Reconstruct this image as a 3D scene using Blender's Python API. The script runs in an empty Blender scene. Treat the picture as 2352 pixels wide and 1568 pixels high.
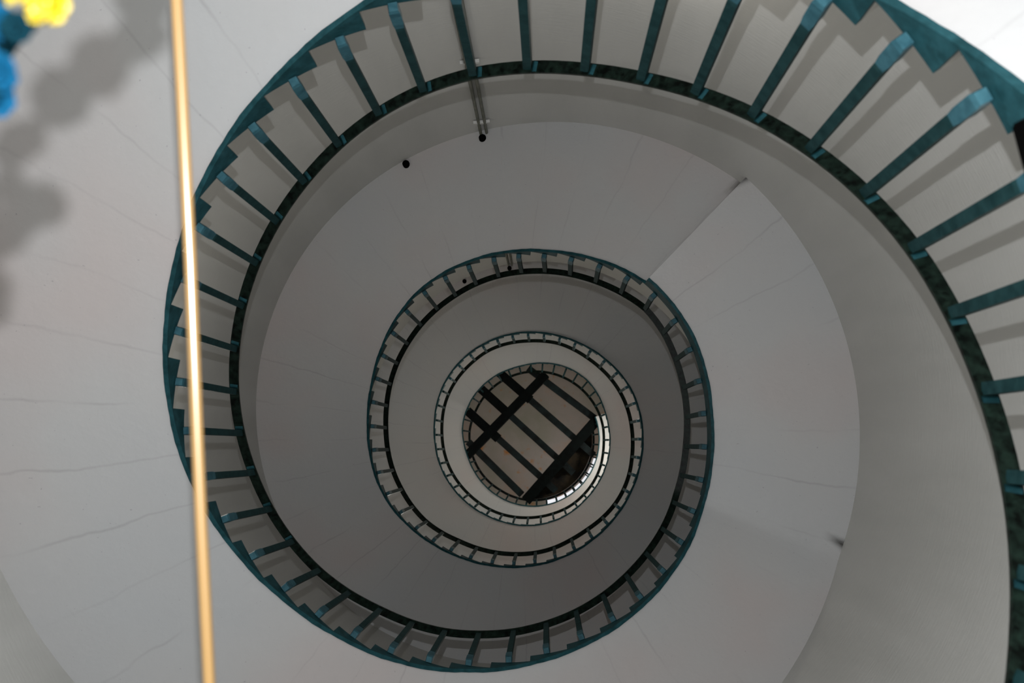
import bpy, bmesh, math, random
from mathutils import Vector, Matrix
random.seed(7)
SC = bpy.context.scene
COL = SC.collection
S = 1.5            # metres per well radius
Z0 = 1.2           # height of the lens above the ground floor, metres

# ------------------------------------------------------------------ camera
CAMX, CAMY = 0.1962*S, 0.0894*S
A_, B_ = 0.031, 0.0942
ca, sa, cb, sb = math.cos(A_), math.sin(A_), math.cos(B_), math.sin(B_)
v_right = Vector((ca, 0, sa))
v_down = Vector((-sb*sa, cb, sb*ca))
v_fwd = Vector((-cb*sa, -sb, cb*ca))
cam = bpy.data.cameras.new('camera')
cam.sensor_width = 36.0
cam.lens = 2524.36/2352*36.0
cam.clip_start = 0.05
cam.clip_end = 200
cam.dof.use_dof = True
cam.dof.focus_distance = 9.0
cam.dof.aperture_fstop = (cam.lens/1000)/0.0105
camo = bpy.data.objects.new('camera', cam)
COL.objects.link(camo)
M = Matrix(((v_right.x, -v_down.x, -v_fwd.x), (v_right.y, -v_down.y, -v_fwd.y), (v_right.z, -v_down.z, -v_fwd.z)))
camo.matrix_world = Matrix.Translation((CAMX, CAMY, Z0)) @ M.to_4x4()
SC.camera = camo

# ------------------------------------------------------------------ view, world, lights
SC.view_settings.view_transform = 'Standard'
SC.view_settings.look = 'None'
SC.view_settings.gamma = 1
SC.view_settings.exposure = 0.40
SC.view_settings.use_curve_mapping = False
w = bpy.data.worlds.new('world'); SC.world = w
w.use_nodes = True
w.node_tree.nodes['Background'].inputs[0].default_value = (0.75, 0.85, 1.0, 1)
w.node_tree.nodes['Background'].inputs[1].default_value = 0.5

def light(name, loc, power, radius, color=(1, 1, 1)):
    l = bpy.data.lights.new(name, 'POINT')
    l.energy = power; l.shadow_soft_size = radius; l.color = color
    o = bpy.data.objects.new(name, l); COL.objects.link(o); o.location = loc
    return o
# the photographer's flash, above the lens
fl = Vector((CAMX, CAMY, Z0)) - v_down*0.127*S + v_fwd*0.05 - v_right*0.018
FLASH = light('camera_flash', fl, 535, 0.009, (0.95, 0.97, 1.0))

# ------------------------------------------------------------------ measured helix
IDX0 = -19
TH = [3.025,2.8659,2.7067,2.5474,2.3881,2.2288,2.0693,1.9097,1.7499,1.5899,1.4294,1.2684,1.1066,0.9438,0.7796,0.6132,0.4505,0.2975,0.1453,-0.0114,-0.1654,-0.3171,-0.4701,-0.6268,-0.7867,-0.9408,-1.091,-1.2513,-1.4196,-1.5847,-1.7441,-1.901,-2.0624,-2.2285,-2.3919,-2.5525,-2.7116,-2.8698,-3.0276,-3.1851,-3.3435,-3.5016,-3.6604,-3.82,-3.9755,-4.128,-4.2804,-4.4318,-4.5886,-4.752,-4.9135,-5.0726,-5.2312,-5.3885,-5.5453,-5.7036,-5.8616,-6.0199,-6.1849,-6.3523,-6.5178,-6.6817,-6.8451,-7.0112,-7.1766,-7.3388,-7.4996,-7.6564,-7.8058,-7.9551,-8.1123,-8.2704,-8.4263,-8.5861,-8.7473,-8.9055,-9.0628,-9.223,-9.3868,-9.5499,-9.7081,-9.8644,-10.0209,-10.175,-10.3227,-10.4657,-10.6181,-10.7812,-10.9436,-11.1046,-11.2662,-11.4288,-11.5946,-11.76,-11.9185,-12.0697,-12.2186,-12.3717,-12.5315,-12.691,-12.8471,-13.0026,-13.1577,-13.3153,-13.4766,-13.6372,-13.7954,-13.954,-14.1137,-14.2716,-14.4294,-14.5875,-14.7427,-14.901,-15.0609,-15.2156,-15.3704,-15.5279,-15.684,-15.841,-15.9983,-16.1491,-16.2984,-16.4543,-16.6131,-16.7712,-16.9285,-17.0874,-17.2494,-17.4083,-17.5641,-17.7222,-17.8801,-18.0346,-18.1893,-18.3442,-18.4976,-18.6588,-18.8301,-19.0004,-19.1634,-19.3225,-19.4816,-19.6407,-19.7998,-19.9589,-20.118,-20.2771,-20.4362,-20.5953,-20.7544,-20.9135,-21.0726,-21.2317,-21.3908,-21.5499,-21.709,-21.8681,-22.0272,-22.1863,-22.3454,-22.5045,-22.6636,-22.8227,-22.9818,-23.1409,-23.3,-23.4591,-23.6182,-23.7773,-23.9364,-24.0955,-24.2546,-24.4137,-24.5728,-24.7319,-24.891,-25.0501,-25.2092,-25.3683,-25.5274]
RR = [1,1,1,1,1,1,1,1,1,1,0.999,0.999,0.999,0.998,0.997,0.996,0.997,1,1.002,1.001,1.002,1.004,1.001,0.995,0.988,0.982,0.98,0.984,0.993,1.003,1.009,1.011,1.008,1.003,1.001,1,1,1,1,0.999,0.997,0.997,0.996,0.995,0.99,0.985,0.988,0.991,0.99,0.99,0.989,0.99,0.99,0.99,0.993,0.997,0.998,0.994,0.991,0.997,1.006,1.016,1.027,1.028,1.019,1.01,1.004,0.999,0.996,0.994,0.989,0.982,0.979,0.977,0.974,0.974,0.972,0.97,0.972,0.98,0.988,0.993,0.999,1.001,0.993,0.984,0.984,0.985,0.987,0.991,0.991,0.986,0.989,1.003,1.015,1.02,1.019,1.013,1.011,1.013,1.015,1.014,1.01,1.005,1.003,1.008,1.014,1.011,1.009,1.015,1.023,1.027,1.024,1.024,1.025,1.024,1.02,1.012,1.008,1.008,1.008,1.006,1.003,1,1,1.001,1,0.997,0.995,0.996,0.998,1.004,1.006,1.004,1.003,1.001,0.996,0.988,0.988,0.996,1.001,1.001,1.001,1.001,1,1,1,1,1,1,1,1,1,1,1,1,1,1,1,1,1,1,1,1,1,1,1,1,1,1,1,1,1,1,1,1,1,1,1,1,1]
RS = [0.991,0.991,0.991,0.991,0.991,0.991,0.991,0.991,0.991,0.991,0.991,0.991,0.991,0.991,0.991,0.991,0.991,0.991,0.991,0.991,0.991,0.991,0.991,0.992,0.993,0.994,0.995,0.995,0.996,0.996,0.996,0.994,0.99,0.989,0.989,0.988,0.987,0.99,0.992,0.994,0.993,0.988,0.982,0.978,0.979,0.983,0.99,0.995,0.997,0.999,1.001,1.006,1.012,1.017,1.021,1.024,1.022,1.015,1.006,1.002,1.007,1.014,1.015,1.01,1.003,0.994,0.985,0.982,0.986,0.991,0.995,1,1.002,0.996,0.985,0.974,0.966,0.966,0.972,0.984,0.997,1.006,1.006,1.001,0.998,0.996,0.996,0.997,0.999,1.002,1.004,1.005,1.005,1.006,1.009,1.013,1.018,1.024,1.03,1.036,1.04,1.04,1.032,1.023,1.015,1.009,1.007,1.009,1.013,1.017,1.021,1.024,1.028,1.029,1.029,1.026,1.02,1.013,1.01,1.012,1.016,1.017,1.017,1.016,1.015,1.014,1.017,1.022,1.026,1.028,1.027,1.024,1.016,1.011,1.01,1.011,1.013,1.016,1.018,1.02,1.029,1.047,1.067,1.082,1.087,1.084,1.075,1.063,1.048,1.038,1.04,1.048,1.054,1.06,1.066,1.067,1.06,1.045,1.027,1.008,0.994,0.986,0.982,0.979,0.976,0.974,0.972,0.97,0.967,0.961,0.954,0.949,0.948,0.947,0.944,0.94,0.939,0.937,0.936,0.936,0.936]
N_ = len(TH)
for _k in range(158, N_):
    _f = min(1, (_k-157)/7.0)
    RR[_k] += (.935-RR[_k])*_f; RS[_k] += (.975-RS[_k])*_f
TOP, END = 136.0, 161.0
LS, LE = 37.3, 44.0
def lerp_tab(tab, i):
    x = min(max(i-IDX0, 0), N_-1.0001); k = int(x); f = x-k
    return tab[k]*(1-f)+tab[k+1]*f
def smooth_tab(tab, i):      # catmull-rom
    x = min(max(i-IDX0, 0), N_-1.0001); k = int(x); f = x-k
    p0 = tab[max(k-1, 0)]; p1 = tab[k]; p2 = tab[k+1]; p3 = tab[min(k+2, N_-1)]
    return 0.5*((2*p1)+(-p0+p2)*f+(2*p0-5*p1+4*p2-p3)*f*f+(-p0+3*p1-3*p2+p3)*f**3)
def th(i): return smooth_tab(TH, i)
def rr(i): return smooth_tab(RR, i)
def rs(i): return smooth_tab(RS, i)
def zr(i): return 1.9872+0.111*min(i, LS)+0.1163*max(min(i, TOP)-LE, 0)
def drop(i):
    if i < 29: return .72
    if i < 37: return .72+.07*(i-29)/8
    if i < 44.45: return .79
    return .72
def zs(i):
    if LS < i < 44.45: return zr(LS)-.79
    return zr(i)-drop(i)
def ztread(k): return zr(min(k+1, TOP))-.668
def P(r, t, z): return Vector((r*math.cos(t)*S, r*math.sin(t)*S, z*S+Z0))

# ------------------------------------------------------------------ materials
def mat(name, col, rough=.6, metal=0.0, spec=.5):
    m = bpy.data.materials.new(name); m.use_nodes = True
    b = m.node_tree.nodes['Principled BSDF']
    b.inputs['Base Color'].default_value = (*col, 1)
    b.inputs['Roughness'].default_value = rough
    b.inputs['Metallic'].default_value = metal
    b.inputs['Specular IOR Level'].default_value = spec
    return m, m.node_tree.nodes, m.node_tree.links, b
def noise(nd, lk, scale, detail=4, rough=.55, vec=None):
    n = nd.new('ShaderNodeTexNoise'); n.inputs['Scale'].default_value = scale
    n.inputs['Detail'].default_value = detail; n.inputs['Roughness'].default_value = rough
    if vec is not None: lk.new(vec, n.inputs['Vector'])
    return n
def ramp(nd, lk, src, stops):
    r = nd.new('ShaderNodeValToRGB'); e = r.color_ramp.elements
    e[0].position = stops[0][0]; e[0].color = (*stops[0][1], 1)
    e[1].position = stops[-1][0]; e[1].color = (*stops[-1][1], 1)
    for p, c in stops[1:-1]:
        x = e.new(p); x.color = (*c, 1)
    lk.new(src, r.inputs[0]); return r
def mix(nd, lk, fac, a, b, mode='MIX'):
    m = nd.new('ShaderNodeMix'); m.data_type = 'RGBA'; m.blend_type = mode
    for sock, v in ((m.inputs[0], fac), (m.inputs[6], a), (m.inputs[7], b)):
        if hasattr(v, 'links') or hasattr(v, 'is_linked'): lk.new(v, sock)
        elif isinstance(v, tuple): sock.default_value = (*v, 1)
        else: sock.default_value = v
    return m.outputs[2]
def math_(nd, lk, op, a, b=None, c=None):
    m = nd.new('ShaderNodeMath'); m.operation = op
    for k, v in enumerate((a, b, c)):
        if v is None: continue
        if isinstance(v, (int, float)): m.inputs[k].default_value = v
        else: lk.new(v, m.inputs[k])
    return m.outputs[0]
def bump(nd, lk, bsdf, h, strength, dist=.01):
    b = nd.new('ShaderNodeBump'); b.inputs['Strength'].default_value = strength
    b.inputs['Distance'].default_value = dist
    lk.new(h, b.inputs['Height']); lk.new(b.outputs[0], bsdf.inputs['Normal'])

def plaster_soffit():
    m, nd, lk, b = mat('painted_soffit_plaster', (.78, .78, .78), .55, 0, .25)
    tc = nd.new('ShaderNodeTexCoord'); uv = nd.new('ShaderNodeUVMap'); uv.uv_map = 'UVMap'
    sep = nd.new('ShaderNodeSeparateXYZ'); lk.new(uv.outputs[0], sep.inputs[0])
    n1 = noise(nd, lk, .55, 3, .5, tc.outputs['Object'])
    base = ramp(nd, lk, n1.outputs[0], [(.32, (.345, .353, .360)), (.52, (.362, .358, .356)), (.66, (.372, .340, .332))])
    # fine radial joints, one per step, wandering and broken
    wob = noise(nd, lk, 2.2, 3, .6, tc.outputs['Object'])
    u = math_(nd, lk, 'ADD', sep.outputs[0], math_(nd, lk, 'MULTIPLY', math_(nd, lk, 'SUBTRACT', wob.outputs[0], .5), .30))
    fr = math_(nd, lk, 'ABSOLUTE', math_(nd, lk, 'SUBTRACT', math_(nd, lk, 'FRACT', u), .5))
    line = math_(nd, lk, 'LESS_THAN', fr, .010)
    soft = nd.new('ShaderNodeMapRange'); soft.inputs['From Min'].default_value = .004; soft.inputs['From Max'].default_value = .03
    soft.inputs['To Min'].default_value = 1; soft.inputs['To Max'].default_value = 0
    lk.new(fr, soft.inputs[0])
    br = noise(nd, lk, 1.3, 2, .6, tc.outputs['Object'])
    brm = nd.new('ShaderNodeMapRange'); brm.inputs['From Min'].default_value = .44; brm.inputs['From Max'].default_value = .66
    lk.new(br.outputs[0], brm.inputs[0])
    fac = math_(nd, lk, 'MULTIPLY', math_(nd, lk, 'MULTIPLY', soft.outputs[0], brm.outputs[0]), .26)
    c = mix(nd, lk, fac, base.outputs[0], (.16, .16, .155))
    # small specks
    sp = noise(nd, lk, 70, 1, .3, tc.outputs['Object'])
    spm = math_(nd, lk, 'GREATER_THAN', sp.outputs[0], .80)
    c = mix(nd, lk, math_(nd, lk, 'MULTIPLY', spm, .6), c, (.2, .2, .2))
    lk.new(c, b.inputs['Base Color'])
    n2 = noise(nd, lk, 26, 5, .6, tc.outputs['Object'])
    n3 = noise(nd, lk, 4.5, 3, .55, tc.outputs['Object'])
    h = math_(nd, lk, 'ADD', math_(nd, lk, 'MULTIPLY', n2.outputs[0], .35), n3.outputs[0])
    bump(nd, lk, b, h, .32, .012)
    return m
def plaster_wall():
    m, nd, lk, b = mat('painted_wall_plaster', (.66, .655, .62), .6, 0, .25)
    tc = nd.new('ShaderNodeTexCoord')
    mp = nd.new('ShaderNodeMapping'); mp.inputs['Scale'].default_value = (1, 1, .18)
    lk.new(tc.outputs['Object'], mp.inputs[0])
    n1 = noise(nd, lk, 2.6, 4, .55, mp.outputs[0])
    r = ramp(nd, lk, n1.outputs[0], [(.3, (.405, .403, .385)), (.7, (.46, .457, .44))])
    lk.new(r.outputs[0], b.inputs['Base Color'])
    mp2 = nd.new('ShaderNodeMapping'); mp2.inputs['Scale'].default_value = (1, 1, 5)
    lk.new(tc.outputs['Object'], mp2.inputs[0])
    n2 = noise(nd, lk, 9, 4, .55, mp2.outputs[0])
    bump(nd, lk, b, n2.outputs[0], .16, .01)
    return m
def paint(name, c1, c2, scale=14, rough=.45, spec=.5, bmp=.25):
    m, nd, lk, b = mat(name, c1, rough, 0, spec)
    tc = nd.new('ShaderNodeTexCoord')
    n1 = noise(nd, lk, scale, 5, .65, tc.outputs['Object'])
    r = ramp(nd, lk, n1.outputs[0], [(.36, c1), (.64, c2)])
    lk.new(r.outputs[0], b.inputs['Base Color'])
    n2 = noise(nd, lk, 60, 3, .6, tc.outputs['Object'])
    bump(nd, lk, b, n2.outputs[0], bmp, .004)
    return m
M_SOF = plaster_soffit()
M_WALL = plaster_wall()
M_STEP = paint('stone_tread', (.30, .29, .27), (.40, .39, .36), 8, .8, .3)
M_STR = paint('teal_stringer_paint', (.0045, .027, .032), (.0115, .052, .062), 16, .6, .1)
M_BAL = paint('dark_teal_baluster_paint', (.0035, .0185, .020), (.0095, .033, .035), 18, .65, .08)
M_FOOT = paint('flash_lit_foot_paint', (.012, .050, .066), (.028, .088, .110), 20, .55, .15)  # baluster teal lightened: flash light on the feet put into the colour
M_RAIL = paint('blackened_green_rail', (.0004, .001, .0007), (.0065, .014, .010), 30, .45, .15)
M_PIPE = paint('grey_green_conduit', (.07, .075, .055), (.14, .14, .11), 9, .5, .4)
M_DARK = mat('black_void', (.0008, .0008, .0008), .9, 0, .02)[0]
M_BEAM = paint('black_green_steel', (.0004, .0006, .0006), (.0015, .003, .003), 10, .6, .04)
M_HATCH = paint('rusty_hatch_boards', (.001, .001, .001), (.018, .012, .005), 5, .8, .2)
M_CORD = mat('orange_cord', (.125, .072, .022), .30, 0, .7)[0]
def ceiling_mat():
    m, nd, lk, b = mat('brown_glimmer_ceiling', (.3, .26, .22), .8, 0, .2)
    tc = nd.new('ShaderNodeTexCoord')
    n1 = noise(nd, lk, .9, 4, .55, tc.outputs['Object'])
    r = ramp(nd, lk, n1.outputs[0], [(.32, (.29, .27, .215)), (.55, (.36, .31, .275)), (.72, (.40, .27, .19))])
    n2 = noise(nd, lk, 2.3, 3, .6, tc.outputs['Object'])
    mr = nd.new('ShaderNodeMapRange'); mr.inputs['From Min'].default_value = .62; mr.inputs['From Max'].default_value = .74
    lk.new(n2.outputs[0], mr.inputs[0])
    c = mix(nd, lk, mr.outputs[0], r.outputs[0], (.42, .17, .04))  # orange lamp glimmers painted as blotches into the brown
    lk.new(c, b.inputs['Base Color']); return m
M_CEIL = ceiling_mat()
M_JOIST = paint('highlit_joist_paint', (.0005, .0008, .0008), (.0055, .011, .012), 4, .5, .08)  # paler teal patches are painted highlights on the dark joists
M_FLOOR = paint('stone_floor', (.18, .175, .165), (.26, .25, .235), 3, .7, .3)

# ------------------------------------------------------------------ builders
def link(name, me, m, parent=None):
    if not isinstance(m, (list, tuple)): m = [m]
    for x in m: me.materials.append(x)
    o = bpy.data.objects.new(name, me); COL.objects.link(o)
    if parent: o.parent = parent
    return o
def from_bm(name, bm, m, parent=None, smooth=False, sharp=None):
    me = bpy.data.meshes.new(name); bmesh.ops.recalc_face_normals(bm, faces=bm.faces)
    bm.to_mesh(me); bm.free()
    for p in me.polygons: p.use_smooth = smooth
    if smooth and sharp: me.set_sharp_from_angle(angle=math.radians(sharp))
    return link(name, me, m, parent)
def tag(o, label, cat, group=None, kind=None):
    o['label'] = label; o['category'] = cat
    if group: o['group'] = group
    if kind: o['kind'] = kind
    return o
def empty(name, loc=(0, 0, 0)):
    o = bpy.data.objects.new(name, None); o.empty_display_size = .1
    COL.objects.link(o); o.location = loc; return o
def place(o, root):          # child built in world coordinates under a root that has a location only
    o.parent = root
    o.matrix_parent_inverse = Matrix.Translation(-Vector(root.location))
    return o

def sweep(bm, secs, closed_ends=True):
    """secs: list of lists of points (same count); quads between neighbours"""
    rows = [[bm.verts.new(p) for p in s] for s in secs]
    n = len(rows[0])
    for a, b in zip(rows[:-1], rows[1:]):
        for j in range(n):
            k = (j+1) % n
            bm.faces.new((a[j], a[k], b[k], b[j]))
    if closed_ends:
        bm.faces.new(rows[0][::-1]); bm.faces.new(rows[-1])
    return rows
def bar(bm, a, b, hw, hh, up=Vector((0, 0, 1)), taper=1.0):
    a, b = Vector(a), Vector(b); d = (b-a).normalized()
    x = d.cross(up); x = x.normalized() if x.length > 1e-4 else Vector((1, 0, 0)); y = x.cross(d).normalized()
    secs = []
    for p, t in ((a, 1), (b, taper)):
        secs.append([p-x*hw*t-y*hh*t, p+x*hw*t-y*hh*t, p+x*hw*t+y*hh*t, p-x*hw*t+y*hh*t])
    sweep(bm, secs)
def tube(bm, pts, rad, seg=12):
    pts = [Vector(p) for p in pts]; secs = []
    rads = rad if isinstance(rad, (list, tuple)) else [rad]*len(pts)
    for k, p in enumerate(pts):
        d = (pts[min(k+1, len(pts)-1)]-pts[max(k-1, 0)]).normalized()
        up = Vector((0, 0, 1)) if abs(d.z) < .9 else Vector((0, 1, 0))
        x = d.cross(up).normalized(); y = x.cross(d)
        secs.append([p+(x*math.cos(2*math.pi*j/seg)+y*math.sin(2*math.pi*j/seg))*rads[k] for j in range(seg)])
    sweep(bm, secs)

RW = 1.70
# ------------------------------------------------------------------ setting: walls, floor, ceiling
def ring_wall(name, r0, r1, z0, z1, m, seg=192, rows=40):
    bm = bmesh.new(); secs = []
    for k in range(seg):
        t = 2*math.pi*k/seg; c, s_ = math.cos(t), math.sin(t)
        col = [(r0*c, r0*s_, z0+(z1-z0)*j/rows) for j in range(rows+1)]+[(r1*c, r1*s_, z1), (r1*c, r1*s_, z0)]
        secs.append(col)
    rws = [[bm.verts.new(p) for p in s] for s in secs]
    n = len(rws[0])
    for k in range(seg):
        a, b = rws[k], rws[(k+1) % seg]
        for j in range(n): bm.faces.new((a[j], a[(j+1) % n], b[(j+1) % n], b[j]))
    o = from_bm(name, bm, m, None, True, 50); o['kind'] = 'structure'; return o
CEIL_Z = 22.0
ring_wall('wall_tower', RW*S, RW*S+.45, 0, CEIL_Z*S+Z0+.3, M_WALL)
def disc(name, r, z0, z1, m, seg=128):
    bm = bmesh.new()
    sweep(bm, [[(r*math.cos(2*math.pi*k/seg), r*math.sin(2*math.pi*k/seg), z) for k in range(seg)] for z in (z0, z1)])
    o = from_bm(name, bm, m); o['kind'] = 'structure'; return o
disc('floor', RW*S+.3, -.25, 0, M_FLOOR)
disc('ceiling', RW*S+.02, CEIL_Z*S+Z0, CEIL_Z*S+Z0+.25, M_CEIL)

# ------------------------------------------------------------------ stair flights and landings
def slab(name, i0, i1, root, sub=6, nr=6, landing=False):
    """concrete slab: smooth soffit below, steps (or a level top) above"""
    bm = bmesh.new(); uvl = bm.loops.layers.uv.new('UVMap')
    n = max(2, int(round((i1-i0)*sub))); cols = []
    breaks = [i0+(i1-i0)*k/n for k in range(n+1)]
    def surf(fn, flip, mi):
        prev = None
        for x in breaks:
            t = th(x); z = fn(x); ra = rs(x); row = []
            for j in range(nr+1):
                r = ra+(RW-ra)*j/nr
                row.append((bm.verts.new(P(r, t, z)), x, (r-1)/.7))
            if prev:
                for j in range(nr):
                    q = [prev[j], prev[j+1], row[j+1], row[j]]
                    if not flip: q = q[::-1]
                    f = bm.faces.new([v[0] for v in q]); f.material_index = mi
                    for lp, v in zip(f.loops, q): lp[uvl].uv = (v[1], v[2])
            prev = row
    eps = 1e-3
    def zsf(x): return zs(min(max(x, i0+eps), i1-eps))
    surf(zsf, False, 0)
    # steps on top
    ks = []
    x = i0
    while x < i1-1e-6:
        k = math.floor(x-.55+1e-6); nx = min(k+1.55, i1)
        ks.append((x, nx, ztread(k)+.012)); x = nx
    def quad(pts, mi):
        f = bm.faces.new([bm.verts.new(p) for p in pts]); f.material_index = mi
    pz = None
    for (a, b, z) in ks:
        m_ = 6
        for q in range(m_):
            u0 = a+(b-a)*q/m_; u1 = a+(b-a)*(q+1)/m_
            ra, rb = rs(u0), rs(u1)
            quad([P(ra, th(u0), z), P(rb, th(u1), z), P(RW, th(u1), z), P(RW, th(u0), z)], 1)
            quad([P(ra, th(u0), z), P(ra, th(u0), zsf(u0)), P(rb, th(u1), zsf(u1)), P(rb, th(u1), z)], 1)
        if pz is not None:
            quad([P(rs(a), th(a), pz), P(RW, th(a), pz), P(RW, th(a), z), P(rs(a), th(a), z)], 1)
        pz = z
    for x, z in ((i0, ks[0][2]), (i1, ks[-1][2])):
        quad([P(rs(x), th(x), zsf(x)), P(RW, th(x), zsf(x)), P(RW, th(x), z), P(rs(x), th(x), z)], 0)
    me = bpy.data.meshes.new(name)
    bmesh.ops.remove_doubles(bm, verts=bm.verts, dist=1e-5)
    bmesh.ops.recalc_face_normals(bm, faces=bm.faces)
    bm.to_mesh(me); bm.free()
    for p in me.polygons: p.use_smooth = True
    me.set_sharp_from_angle(angle=math.radians(30))
    o = link(name, me, [M_SOF, M_STEP]); return place(o, root)

def stringer(name, i0, i1, root):
    """steel plate along the well edge: smooth lower edge, toothed upper edge that follows the steps"""
    bm = bmesh.new(); T_ = .014; lo = .012; eps = 1e-3
    def zsf(x): return zs(min(max(x, i0+eps), i1-eps))-lo
    x = i0; secs = []
    while x < i1-1e-6:
        k = math.floor(x-.55+1e-6); nx = min(k+1.55, i1); z = ztread(k)+.006
        m_ = 6
        for q in range(m_+1):
            u = x+(nx-x)*q/m_
            if q == 0: u += .0008
            if q == m_: u -= .0008
            secs.append((u, zsf(u), z))
        x = nx
    out = []
    for u, a, b in secs:
        t = th(u); r = rs(u)
        jit = .0005*math.sin(u*7.3)+.0007*math.sin(u*17.1+1)+.0009*math.sin(u*41.7)
        out.append([P(r+.001+jit, t, a), P(r-T_, t, a), P(r-T_, t, b), P(r+.001, t, b)])
    sweep(bm, out)
    o = from_bm(name, bm, M_STR, None, True, 25); return place(o, root)

def flight(name, i0, i1, label, cat, part):
    root = empty(name, P(1.35, th(i0), ztread(math.floor(i0))))
    tag(root, label, cat)
    slab(part, i0, i1, root)
    stringer('stringer', i0, i1, root)
    return root
G_ = None
flight('stair_flight', -18.45, 37.55, 'nearest white curved flight with wide teal toothed stringer, outermost in view', 'stairs', 'stair_slab')
flight('stair_landing', 37.55, 44.45, 'pale level landing right of the second ring, where the stringer kinks', 'landing', 'landing_slab')
flight('stair_flight', 44.45, 136.55, 'upper white stair flight winding above the kinked landing in the two smaller rings', 'stairs', 'stair_slab')
flight('stair_landing', 136.55, 160.6, 'topmost narrow landing around the beamed opening at the centre', 'landing', 'landing_slab')

# ------------------------------------------------------------------ railings
def handrail(i0, i1, root, sub=4):
    bm = bmesh.new(); n = int((i1-i0)*sub); secs = []
    for k in range(n+1):
        x = i0+(i1-i0)*k/n
        # rail is made of straight bars welded between neighbouring balusters
        a = math.floor(x); f = x-a
        pa = (lerp_tab(RR, a), lerp_tab(TH, a)); pb = (lerp_tab(RR, a+1), lerp_tab(TH, a+1))
        t = pa[1]*(1-f)+pb[1]*f
        rc = rr(x)
        z = zr(x)
        secs.append([P(rc, t, z), P(rc-.035, t, z), P(rc-.0355, t, z+.010), P(rc-.0005, t, z+.010)])
    sweep(bm, secs)
    o = from_bm('handrail', bm, M_RAIL, None, True, 30); return place(o, root)

def bal_mesh():
    """baluster 1 x 1 x 1 parts are placed per step: bar from foot to rail"""
def baluster(i, root, lug=True):
    t = th(i); z_t = ztread(math.floor(i-1+1e-6)) if i < 136 else ztread(140)
    R0 = rs(i)-.014-.013
    er = Vector((math.cos(t), math.sin(t), 0)); et = Vector((-math.sin(t), math.cos(t), 0))
    zb = z_t-.005; zm = z_t+.06; ztop = zr(i)-.0005
    bm = bmesh.new(); hw = .0115*S; hr = .0115*S
    def sec(r, z, k=1.0):
        c = P(r, t, z); return [c-et*hw*k-er*hr*k, c+et*hw*k-er*hr*k, c+et*hw*k+er*hr*k, c-et*hw*k+er*hr*k]
    rt = rr(i)-.016
    sweep(bm, [sec(R0, zb), sec(R0, zm), sec(R0*.97+rt*.03-.003, zm+.05), sec(rt, ztop)])
    o = from_bm('baluster', bm, M_BAL, None, False); place(o, root)
    if lug:
        bm = bmesh.new(); hw = hr = .0135*S
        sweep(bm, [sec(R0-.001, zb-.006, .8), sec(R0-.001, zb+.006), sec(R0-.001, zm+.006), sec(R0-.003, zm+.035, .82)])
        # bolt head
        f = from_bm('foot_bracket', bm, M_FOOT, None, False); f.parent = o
    return o
def collar(i, root):
    """welded lug under the rail just beside a baluster"""
    bm = bmesh.new(); secs = []
    for x, hh in ((i-.085, .001), (i-.11, .010), (i-.13, .009), (i-.17, .001)):
        t = th(x); rc = rr(x); z = zr(x)
        secs.append([P(rc-.004, t, z-hh*.5), P(rc-.033, t, z-hh*.5-.001), P(rc-.033, t, z+.001), P(rc-.004, t, z+.001)])
    sweep(bm, secs)
    return place(from_bm('rail_lug', bm, M_STR, None, True, 30), root)

def railing(name, i0, i1, label, stuff_from=None, lugs_to=0):
    root = empty(name, P(1.0, th(i0), ztread(math.floor(i0))))
    tag(root, label, 'railing')
    handrail(i0, i1, root)
    rest = []
    for i in range(math.ceil(i0), math.floor(i1)+1):
        if i == 44 and i0 < 0: continue
        if stuff_from is not None and i >= stuff_from: rest.append(i); continue
        b = baluster(i, root, i < 96)
        if i <= lugs_to: collar(i, root)
    if rest:
        tmp = [baluster(i, root, False) for i in rest]
        bm = bmesh.new()
        for o in tmp:
            bm.from_mesh(o.data)
        for o in tmp: bpy.data.objects.remove(o)
        o = place(from_bm('baluster', bm, M_BAL), root); o['kind'] = 'stuff'; o.name = 'balusters'
        o['label'] = 'dark balusters of the topmost ring'
    return root
railing('stair_railing', -18, 44.0, 'dark green railing of the nearest and widest ring, thick flat handrail and teal balusters')
railing('stair_railing', 44.0, 160.4, 'dark green railing of the smaller inner rings, above the kink at the landing', stuff_from=144)
root1 = bpy.data.objects['stair_railing']
for i in range(-6, 24): collar(i, root1)

# ------------------------------------------------------------------ added fill lights for the stair, no fittings, out of view behind the flights
WARM = (1.0, .95, .86)
for i, r_, dz, pw in ((0, 1.5, .85, 8), (8, 1.5, 1.20, 7), (19.5, 1.47, 1.36, 18), (30, 1.5, 1.30, 4), (66, 1.5, 1.15, 54), (84, 1.5, 1.15, 60),
                      (102, 1.5, 1.15, 62), (118, 1.5, 1.15, 76), (132, 1.5, 1.15, 66), (150, 1.45, 3.0, 30)):
    t = th(i); z = ztread(min(math.floor(i), 135))+dz
    light('stair_fill_light', P(r_, t, z), pw, .12, WARM)

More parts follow.
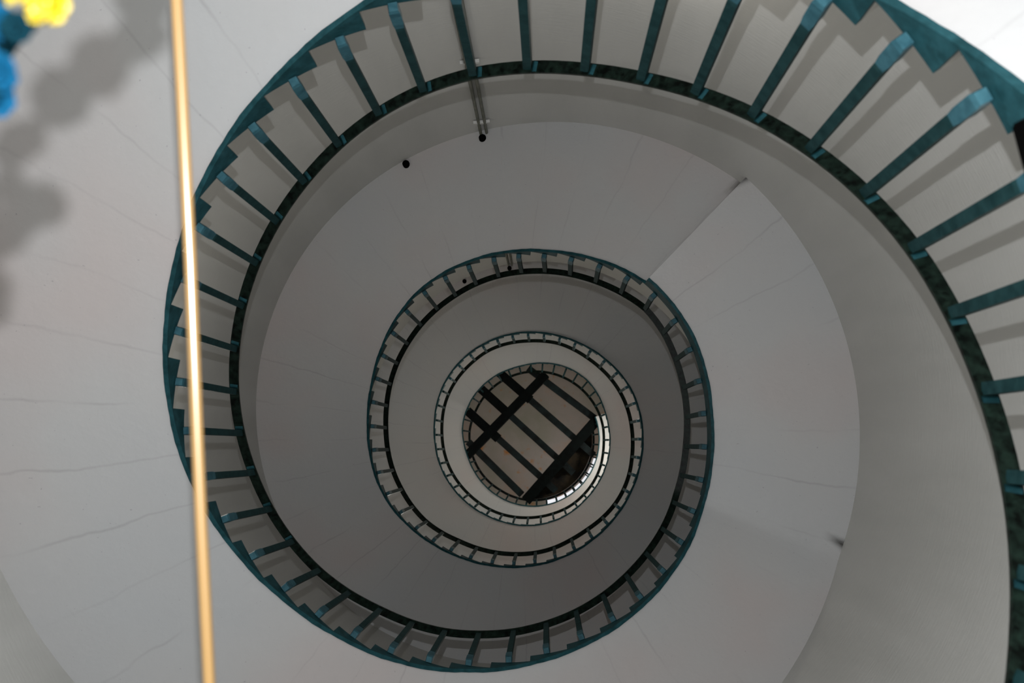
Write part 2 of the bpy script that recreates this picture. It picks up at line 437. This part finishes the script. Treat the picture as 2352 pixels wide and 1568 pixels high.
# ------------------------------------------------------------------ conduits and holes on the tower wall
def conduit(z0, z1, label):
    root = empty('wall_conduit', P(1.67, -1.662, z0)); tag(root, label, 'pipe', 'conduits on the tower wall')
    bm = bmesh.new()
    for dt in (-.010, .010):
        tube(bm, [P(1.682, -1.662+dt, z0+(z1-z0)*k/6) for k in range(7)], .009*S, 10)
    place(from_bm('pipe', bm, M_PIPE, None, True, 40), root)
    z = z0+.5
    while z < z1-.2:
        bm = bmesh.new(); t = -1.662
        er = Vector((math.cos(t), math.sin(t), 0)); c = P(1.684, t, z); et = Vector((-er.y, er.x, 0))
        bar(bm, c-et*.045*S, c+et*.045*S, .008*S, .012*S)
        place(from_bm('pipe_clip', bm, M_WALL), root)
        z += .95
    bm = bmesh.new()
    tube(bm, [P(1.655, -1.668, z1-.012), P(1.655, -1.668, z1+.03)], .021*S, 20)
    place(from_bm('pipe_sleeve', bm, M_DARK, None, True, 40), root)
    return root
conduit(ztread(10), 6.10, 'twin grey conduit on the wall at the top, beside the second ring')
conduit(ztread(50), 10.70, 'twin grey conduit seen through the small ring above centre, ending at a dark hole')
def hole(z, label):
    bm = bmesh.new()
    tube(bm, [P(1.672, -1.951, z-.014), P(1.672, -1.951, z+.03)], .021*S, 24)
    o = from_bm('drain_stub', bm, M_DARK, None, True, 40); tag(o, label, 'pipe stub', 'black stubs in the soffit')
hole(6.30, 'black round stub at the outer soffit edge, upper left of the second ring')
hole(10.93, 'small black round stub seen between balusters above and left of the centre')

# ------------------------------------------------------------------ beams across the top of the well
BZ = 16.2
def ibeam(bm, a, b, z, w_, h_):
    a = Vector((a[0]*S, a[1]*S, z*S+Z0)); b = Vector((b[0]*S, b[1]*S, z*S+Z0))
    d = (b-a).normalized(); x = Vector((-d.y, d.x, 0)); u = Vector((0, 0, 1)); w_ *= S; h_ *= S; f = h_*.14; g = w_*.12
    prof = [(-w_/2, 0), (w_/2, 0), (w_/2, f), (g, f), (g, h_-f), (w_/2, h_-f), (w_/2, h_), (-w_/2, h_), (-w_/2, h_-f), (-g, h_-f), (-g, f), (-w_/2, f)]
    sweep(bm, [[p+x*q[0]+u*q[1] for q in prof] for p in (a, b)])
def ext(a, b, ea, eb):
    a, b = Vector((*a, 0)), Vector((*b, 0)); d = (b-a).normalized()
    return (a-d*ea), (b+d*eb)
beams = [
 ('main_beam', (-.946, .214), (.163, -.924), .125, .30, BZ-.04, 'thick black main beam across the centre opening, upper left of the two'),
 ('main_beam', (-.071, .859), (.928, -.27), .15, .30, BZ-.04, 'thick black main beam across the centre opening, lower right of the two'),
 ('cross_joist', (-.029, -1.02), (.896, -.321), .095, .2, BZ+.02, 'black cross joist nearest the top right of the centre opening'),
 ('cross_joist', (-.461, -.95), (.86, .20), .095, .2, BZ+.02, 'black cross joist, second from the top right of the centre opening'),
 ('cross_joist', (-.756, -.733), (.56, .46), .095, .2, BZ+.02, 'black cross joist through the middle of the centre opening'),
 ('cross_joist', (-.93, -.387), (.30, .72), .095, .2, BZ+.02, 'black cross joist, second from the lower left of the centre opening'),
 ('cross_joist', (-.92, .073), (-.198, .777), .095, .2, BZ+.02, 'black cross joist nearest the lower left of the centre opening'),
]
for name, a, b, w_, h_, z, lab in beams:
    a2, b2 = ext(a, b, .05, .05)
    mid = (a2+b2)/2
    root = empty(name, (mid.x*S, mid.y*S, z*S+Z0)); tag(root, lab, 'beam', 'beams across the centre opening')
    bm = bmesh.new(); ibeam(bm, a2, b2, z, w_, h_)
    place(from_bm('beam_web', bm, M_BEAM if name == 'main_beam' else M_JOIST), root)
    if name == 'cross_joist' and not lab.startswith('black cross joist nearest the'):
        bm = bmesh.new(); d = (b2-a2).normalized(); e2 = a2+d*.62
        p, q = Vector((a2.x*S, a2.y*S, z*S+Z0-.012)), Vector((e2.x*S, e2.y*S, z*S+Z0-.012))
        bar(bm, p, q, .066*S, .012)
        place(from_bm('flange_plate', bm, M_BEAM), root)
# dark hatch beyond the lower right beam
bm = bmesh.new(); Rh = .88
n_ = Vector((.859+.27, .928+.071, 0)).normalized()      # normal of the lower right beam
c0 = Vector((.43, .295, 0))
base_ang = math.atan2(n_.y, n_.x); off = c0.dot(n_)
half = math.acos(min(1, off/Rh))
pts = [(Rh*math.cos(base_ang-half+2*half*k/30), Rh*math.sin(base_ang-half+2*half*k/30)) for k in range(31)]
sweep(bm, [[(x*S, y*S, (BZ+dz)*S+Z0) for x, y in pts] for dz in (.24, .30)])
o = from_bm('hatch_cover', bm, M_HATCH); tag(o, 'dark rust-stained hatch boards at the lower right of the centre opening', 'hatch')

# lit window high up behind the top landing
def window():
    root = empty('window_1', P(1.20, .9, 21.0)); root['kind'] = 'structure'
    m, nd, lk, b = mat('daylit_pane', (.8, .82, .85), .3)
    b.inputs['Emission Color'].default_value = (.92, .94, 1, 1); b.inputs['Emission Strength'].default_value = .62
    bm = bmesh.new(); t0, t1 = .28, 1.40; n = 24
    sweep(bm, [[P(1.19, t0+(t1-t0)*k/n, 20.1), P(1.22, t0+(t1-t0)*k/n, 20.1), P(1.22, t0+(t1-t0)*k/n, CEIL_Z), P(1.19, t0+(t1-t0)*k/n, CEIL_Z)] for k in range(n+1)])
    place(from_bm('window_pane', bm, m), root)
    bm = bmesh.new()
    for k in range(0, 8):
        t = t0+(t1-t0)*k/7
        bar(bm, P(1.18, t, 20.05), P(1.18, t, CEIL_Z), .012*S, .012*S, Vector((math.cos(t), math.sin(t), 0)))
    place(from_bm('window_frame', bm, M_BEAM), root)
window()

# ------------------------------------------------------------------ near things: cord, garland, black box
def at(px, py, d):            # a point at distance d (in well radii) along the viewing axis, used once to locate real things
    return Vector((CAMX, CAMY, Z0)) + (v_fwd + v_right*((px-1176)/2524.36) + v_down*((py-784)/2524.36))*d*S
bm = bmesh.new()
cp = [(386, -420), (396, -200), (406, 0), (417, 200), (427, 400), (437, 600), (445, 800), (453, 1000), (462, 1200), (472, 1400), (482, 1600), (492, 1850), (500, 2100)]
tube(bm, [at(x, y, 1.0) for x, y in cp], .0053*S, 20)
o = from_bm('hanging_cord', bm, M_CORD, None, True)
tag(o, 'blurred orange cord lit bright by flash, crossing the view from top to bottom at left', 'cord')

def flower(mb_col, c, r, seed, name, root, lab):
    """ruffled cloth rosette: layered wavy petals around a small heart"""
    rnd = random.Random(seed); bm = bmesh.new()
    for layer, (rad, tilt, n) in enumerate(((1.0, .15, 7), (.72, .55, 6), (.42, 1.0, 5))):
        for k in range(n):
            a = 2*math.pi*(k+rnd.random()*.4)/n+layer*.4
            ax = Vector((math.cos(a), math.sin(a), 0)); side = Vector((-ax.y, ax.x, 0)); up = Vector((0, 0, 1))
            U, V = 6, 6; top = []; bot = []
            ph = rnd.random()*6
            for u in range(U+1):
                fu = u/U; wdt = .62*math.sin(math.pi*(.12+.80*fu))*rad
                rowt = []; rowb = []
                for v in range(V+1):
                    fv = v/V*2-1
                    p = ax*(rad*fu*math.cos(tilt*fu))+up*(rad*fu*math.sin(tilt*fu)*.9+.09*math.sin(fv*5+ph)*fu+.02*layer)+side*(fv*wdt)
                    p += up*(.10*(abs(fv)**2)*fu)
                    rowt.append(bm.verts.new(Vector(c)+p*r)); rowb.append(bm.verts.new(Vector(c)+(p-up*.035)*r))
                top.append(rowt); bot.append(rowb)
            for u in range(U):
                for v in range(V):
                    bm.faces.new((top[u][v], top[u][v+1], top[u+1][v+1], top[u+1][v]))
                    bm.faces.new((bot[u][v], bot[u+1][v], bot[u+1][v+1], bot[u][v+1]))
            edge = [(0, v) for v in range(V+1)]+[(u, V) for u in range(1, U+1)]+[(U, v) for v in range(V-1, -1, -1)]+[(u, 0) for u in range(U-1, 0, -1)]
            for e in range(len(edge)):
                (a0, b0), (a1, b1) = edge[e], edge[(e+1) % len(edge)]
                bm.faces.new((top[a0][b0], bot[a0][b0], bot[a1][b1], top[a1][b1]))
    bmesh.ops.create_icosphere(bm, subdivisions=2, radius=r*.22, matrix=Matrix.Translation(Vector(c)+Vector((0, 0, r*.18))))
    # open side faces the lens
    bmesh.ops.transform(bm, matrix=Matrix.Translation(Vector(c)) @ Matrix.Rotation(math.pi+rnd.uniform(-.5, .5), 4, Vector((1, rnd.uniform(-.3, .3), 0)).normalized()) @ Matrix.Translation(-Vector(c)), verts=bm.verts)
    o = from_bm(name, bm, mb_col, None, True); place(o, root); o['label'] = lab
    return o
M_BLUE = mat('blue_cloth', (.0001, .0125, .027), .8, 0, .03)[0]
M_TEAL = mat('dark_teal_cloth', (.0002, .004, .006), .9, 0, .02)[0]
M_YEL = mat('yellow_cloth', (.085, .062, .0003), .35, 0, .22)[0]
M_PALE = mat('pale_grey_cloth', (.02, .02, .019), .8, 0, .05)[0]
GD = .56
root = empty('cloth_garland', at(-60, 120, GD))
tag(root, 'blurred blue and shiny yellow cloth garland hanging in the top left corner', 'garland')
fl_list = [(M_YEL, 112, 6, 46, 'yellow'), (M_YEL, 40, -22, 40, 'yellow'), (M_YEL, 88, 34, 24, 'yellow'), (M_TEAL, 62, 62, 24, 'dark teal'),
           (M_PALE, 48, 28, 24, 'pale grey'), (M_TEAL, 38, 62, 34, 'dark teal'),
           (M_BLUE, -10, 48, 40, 'blue'), (M_TEAL, 8, 105, 36, 'dark teal'), (M_BLUE, 4, 165, 40, 'blue'), (M_BLUE, -6, 226, 42, 'blue'),
           (M_BLUE, -60, 120, 60, 'blue'), (M_TEAL, -60, 210, 55, 'dark teal'),
           (M_TEAL, 60, -120, 60, 'dark teal'), (M_BLUE, 150, -215, 62, 'blue'), (M_YEL, 235, -300, 62, 'yellow'), (M_BLUE, 320, -340, 62, 'blue'),
           (M_TEAL, 335, -430, 66, 'dark teal'), (M_YEL, 330, -530, 60, 'yellow')]
for k, (m, x, y, r, cn) in enumerate(fl_list):
    flower(m, at(x, y, GD+.012*math.sin(k*2.1)), r/2524.36*GD*S*1.15, k+3, 'cloth_flower', root, cn+' cloth flower')
bm = bmesh.new()
gp = [(-90, 300), (-60, 210), (-60, 120), (0, 0), (60, -120), (150, -215), (235, -300), (320, -340), (335, -430), (330, -530), (330, -700)]
tube(bm, [at(x, y, GD+.01) for x, y in gp], .004, 8)
place(from_bm('garland_string', bm, M_TEAL, None, True), root)

# black box by the right edge
bm = bmesh.new()
d0 = 1.45
q = [at(2321, 288, d0), at(2500, 190, d0), at(2575, 500, d0), at(2372, 478, d0)]
up = -v_fwd*.12
sweep(bm, [q, [p+up for p in q]])
bmesh.ops.bevel(bm, geom=list(bm.edges), offset=.004, segments=2, affect='EDGES')
o = from_bm('equipment_box', bm, M_DARK); tag(o, 'black box edge cutting into the right side of the view beside the nearest stringer', 'box')
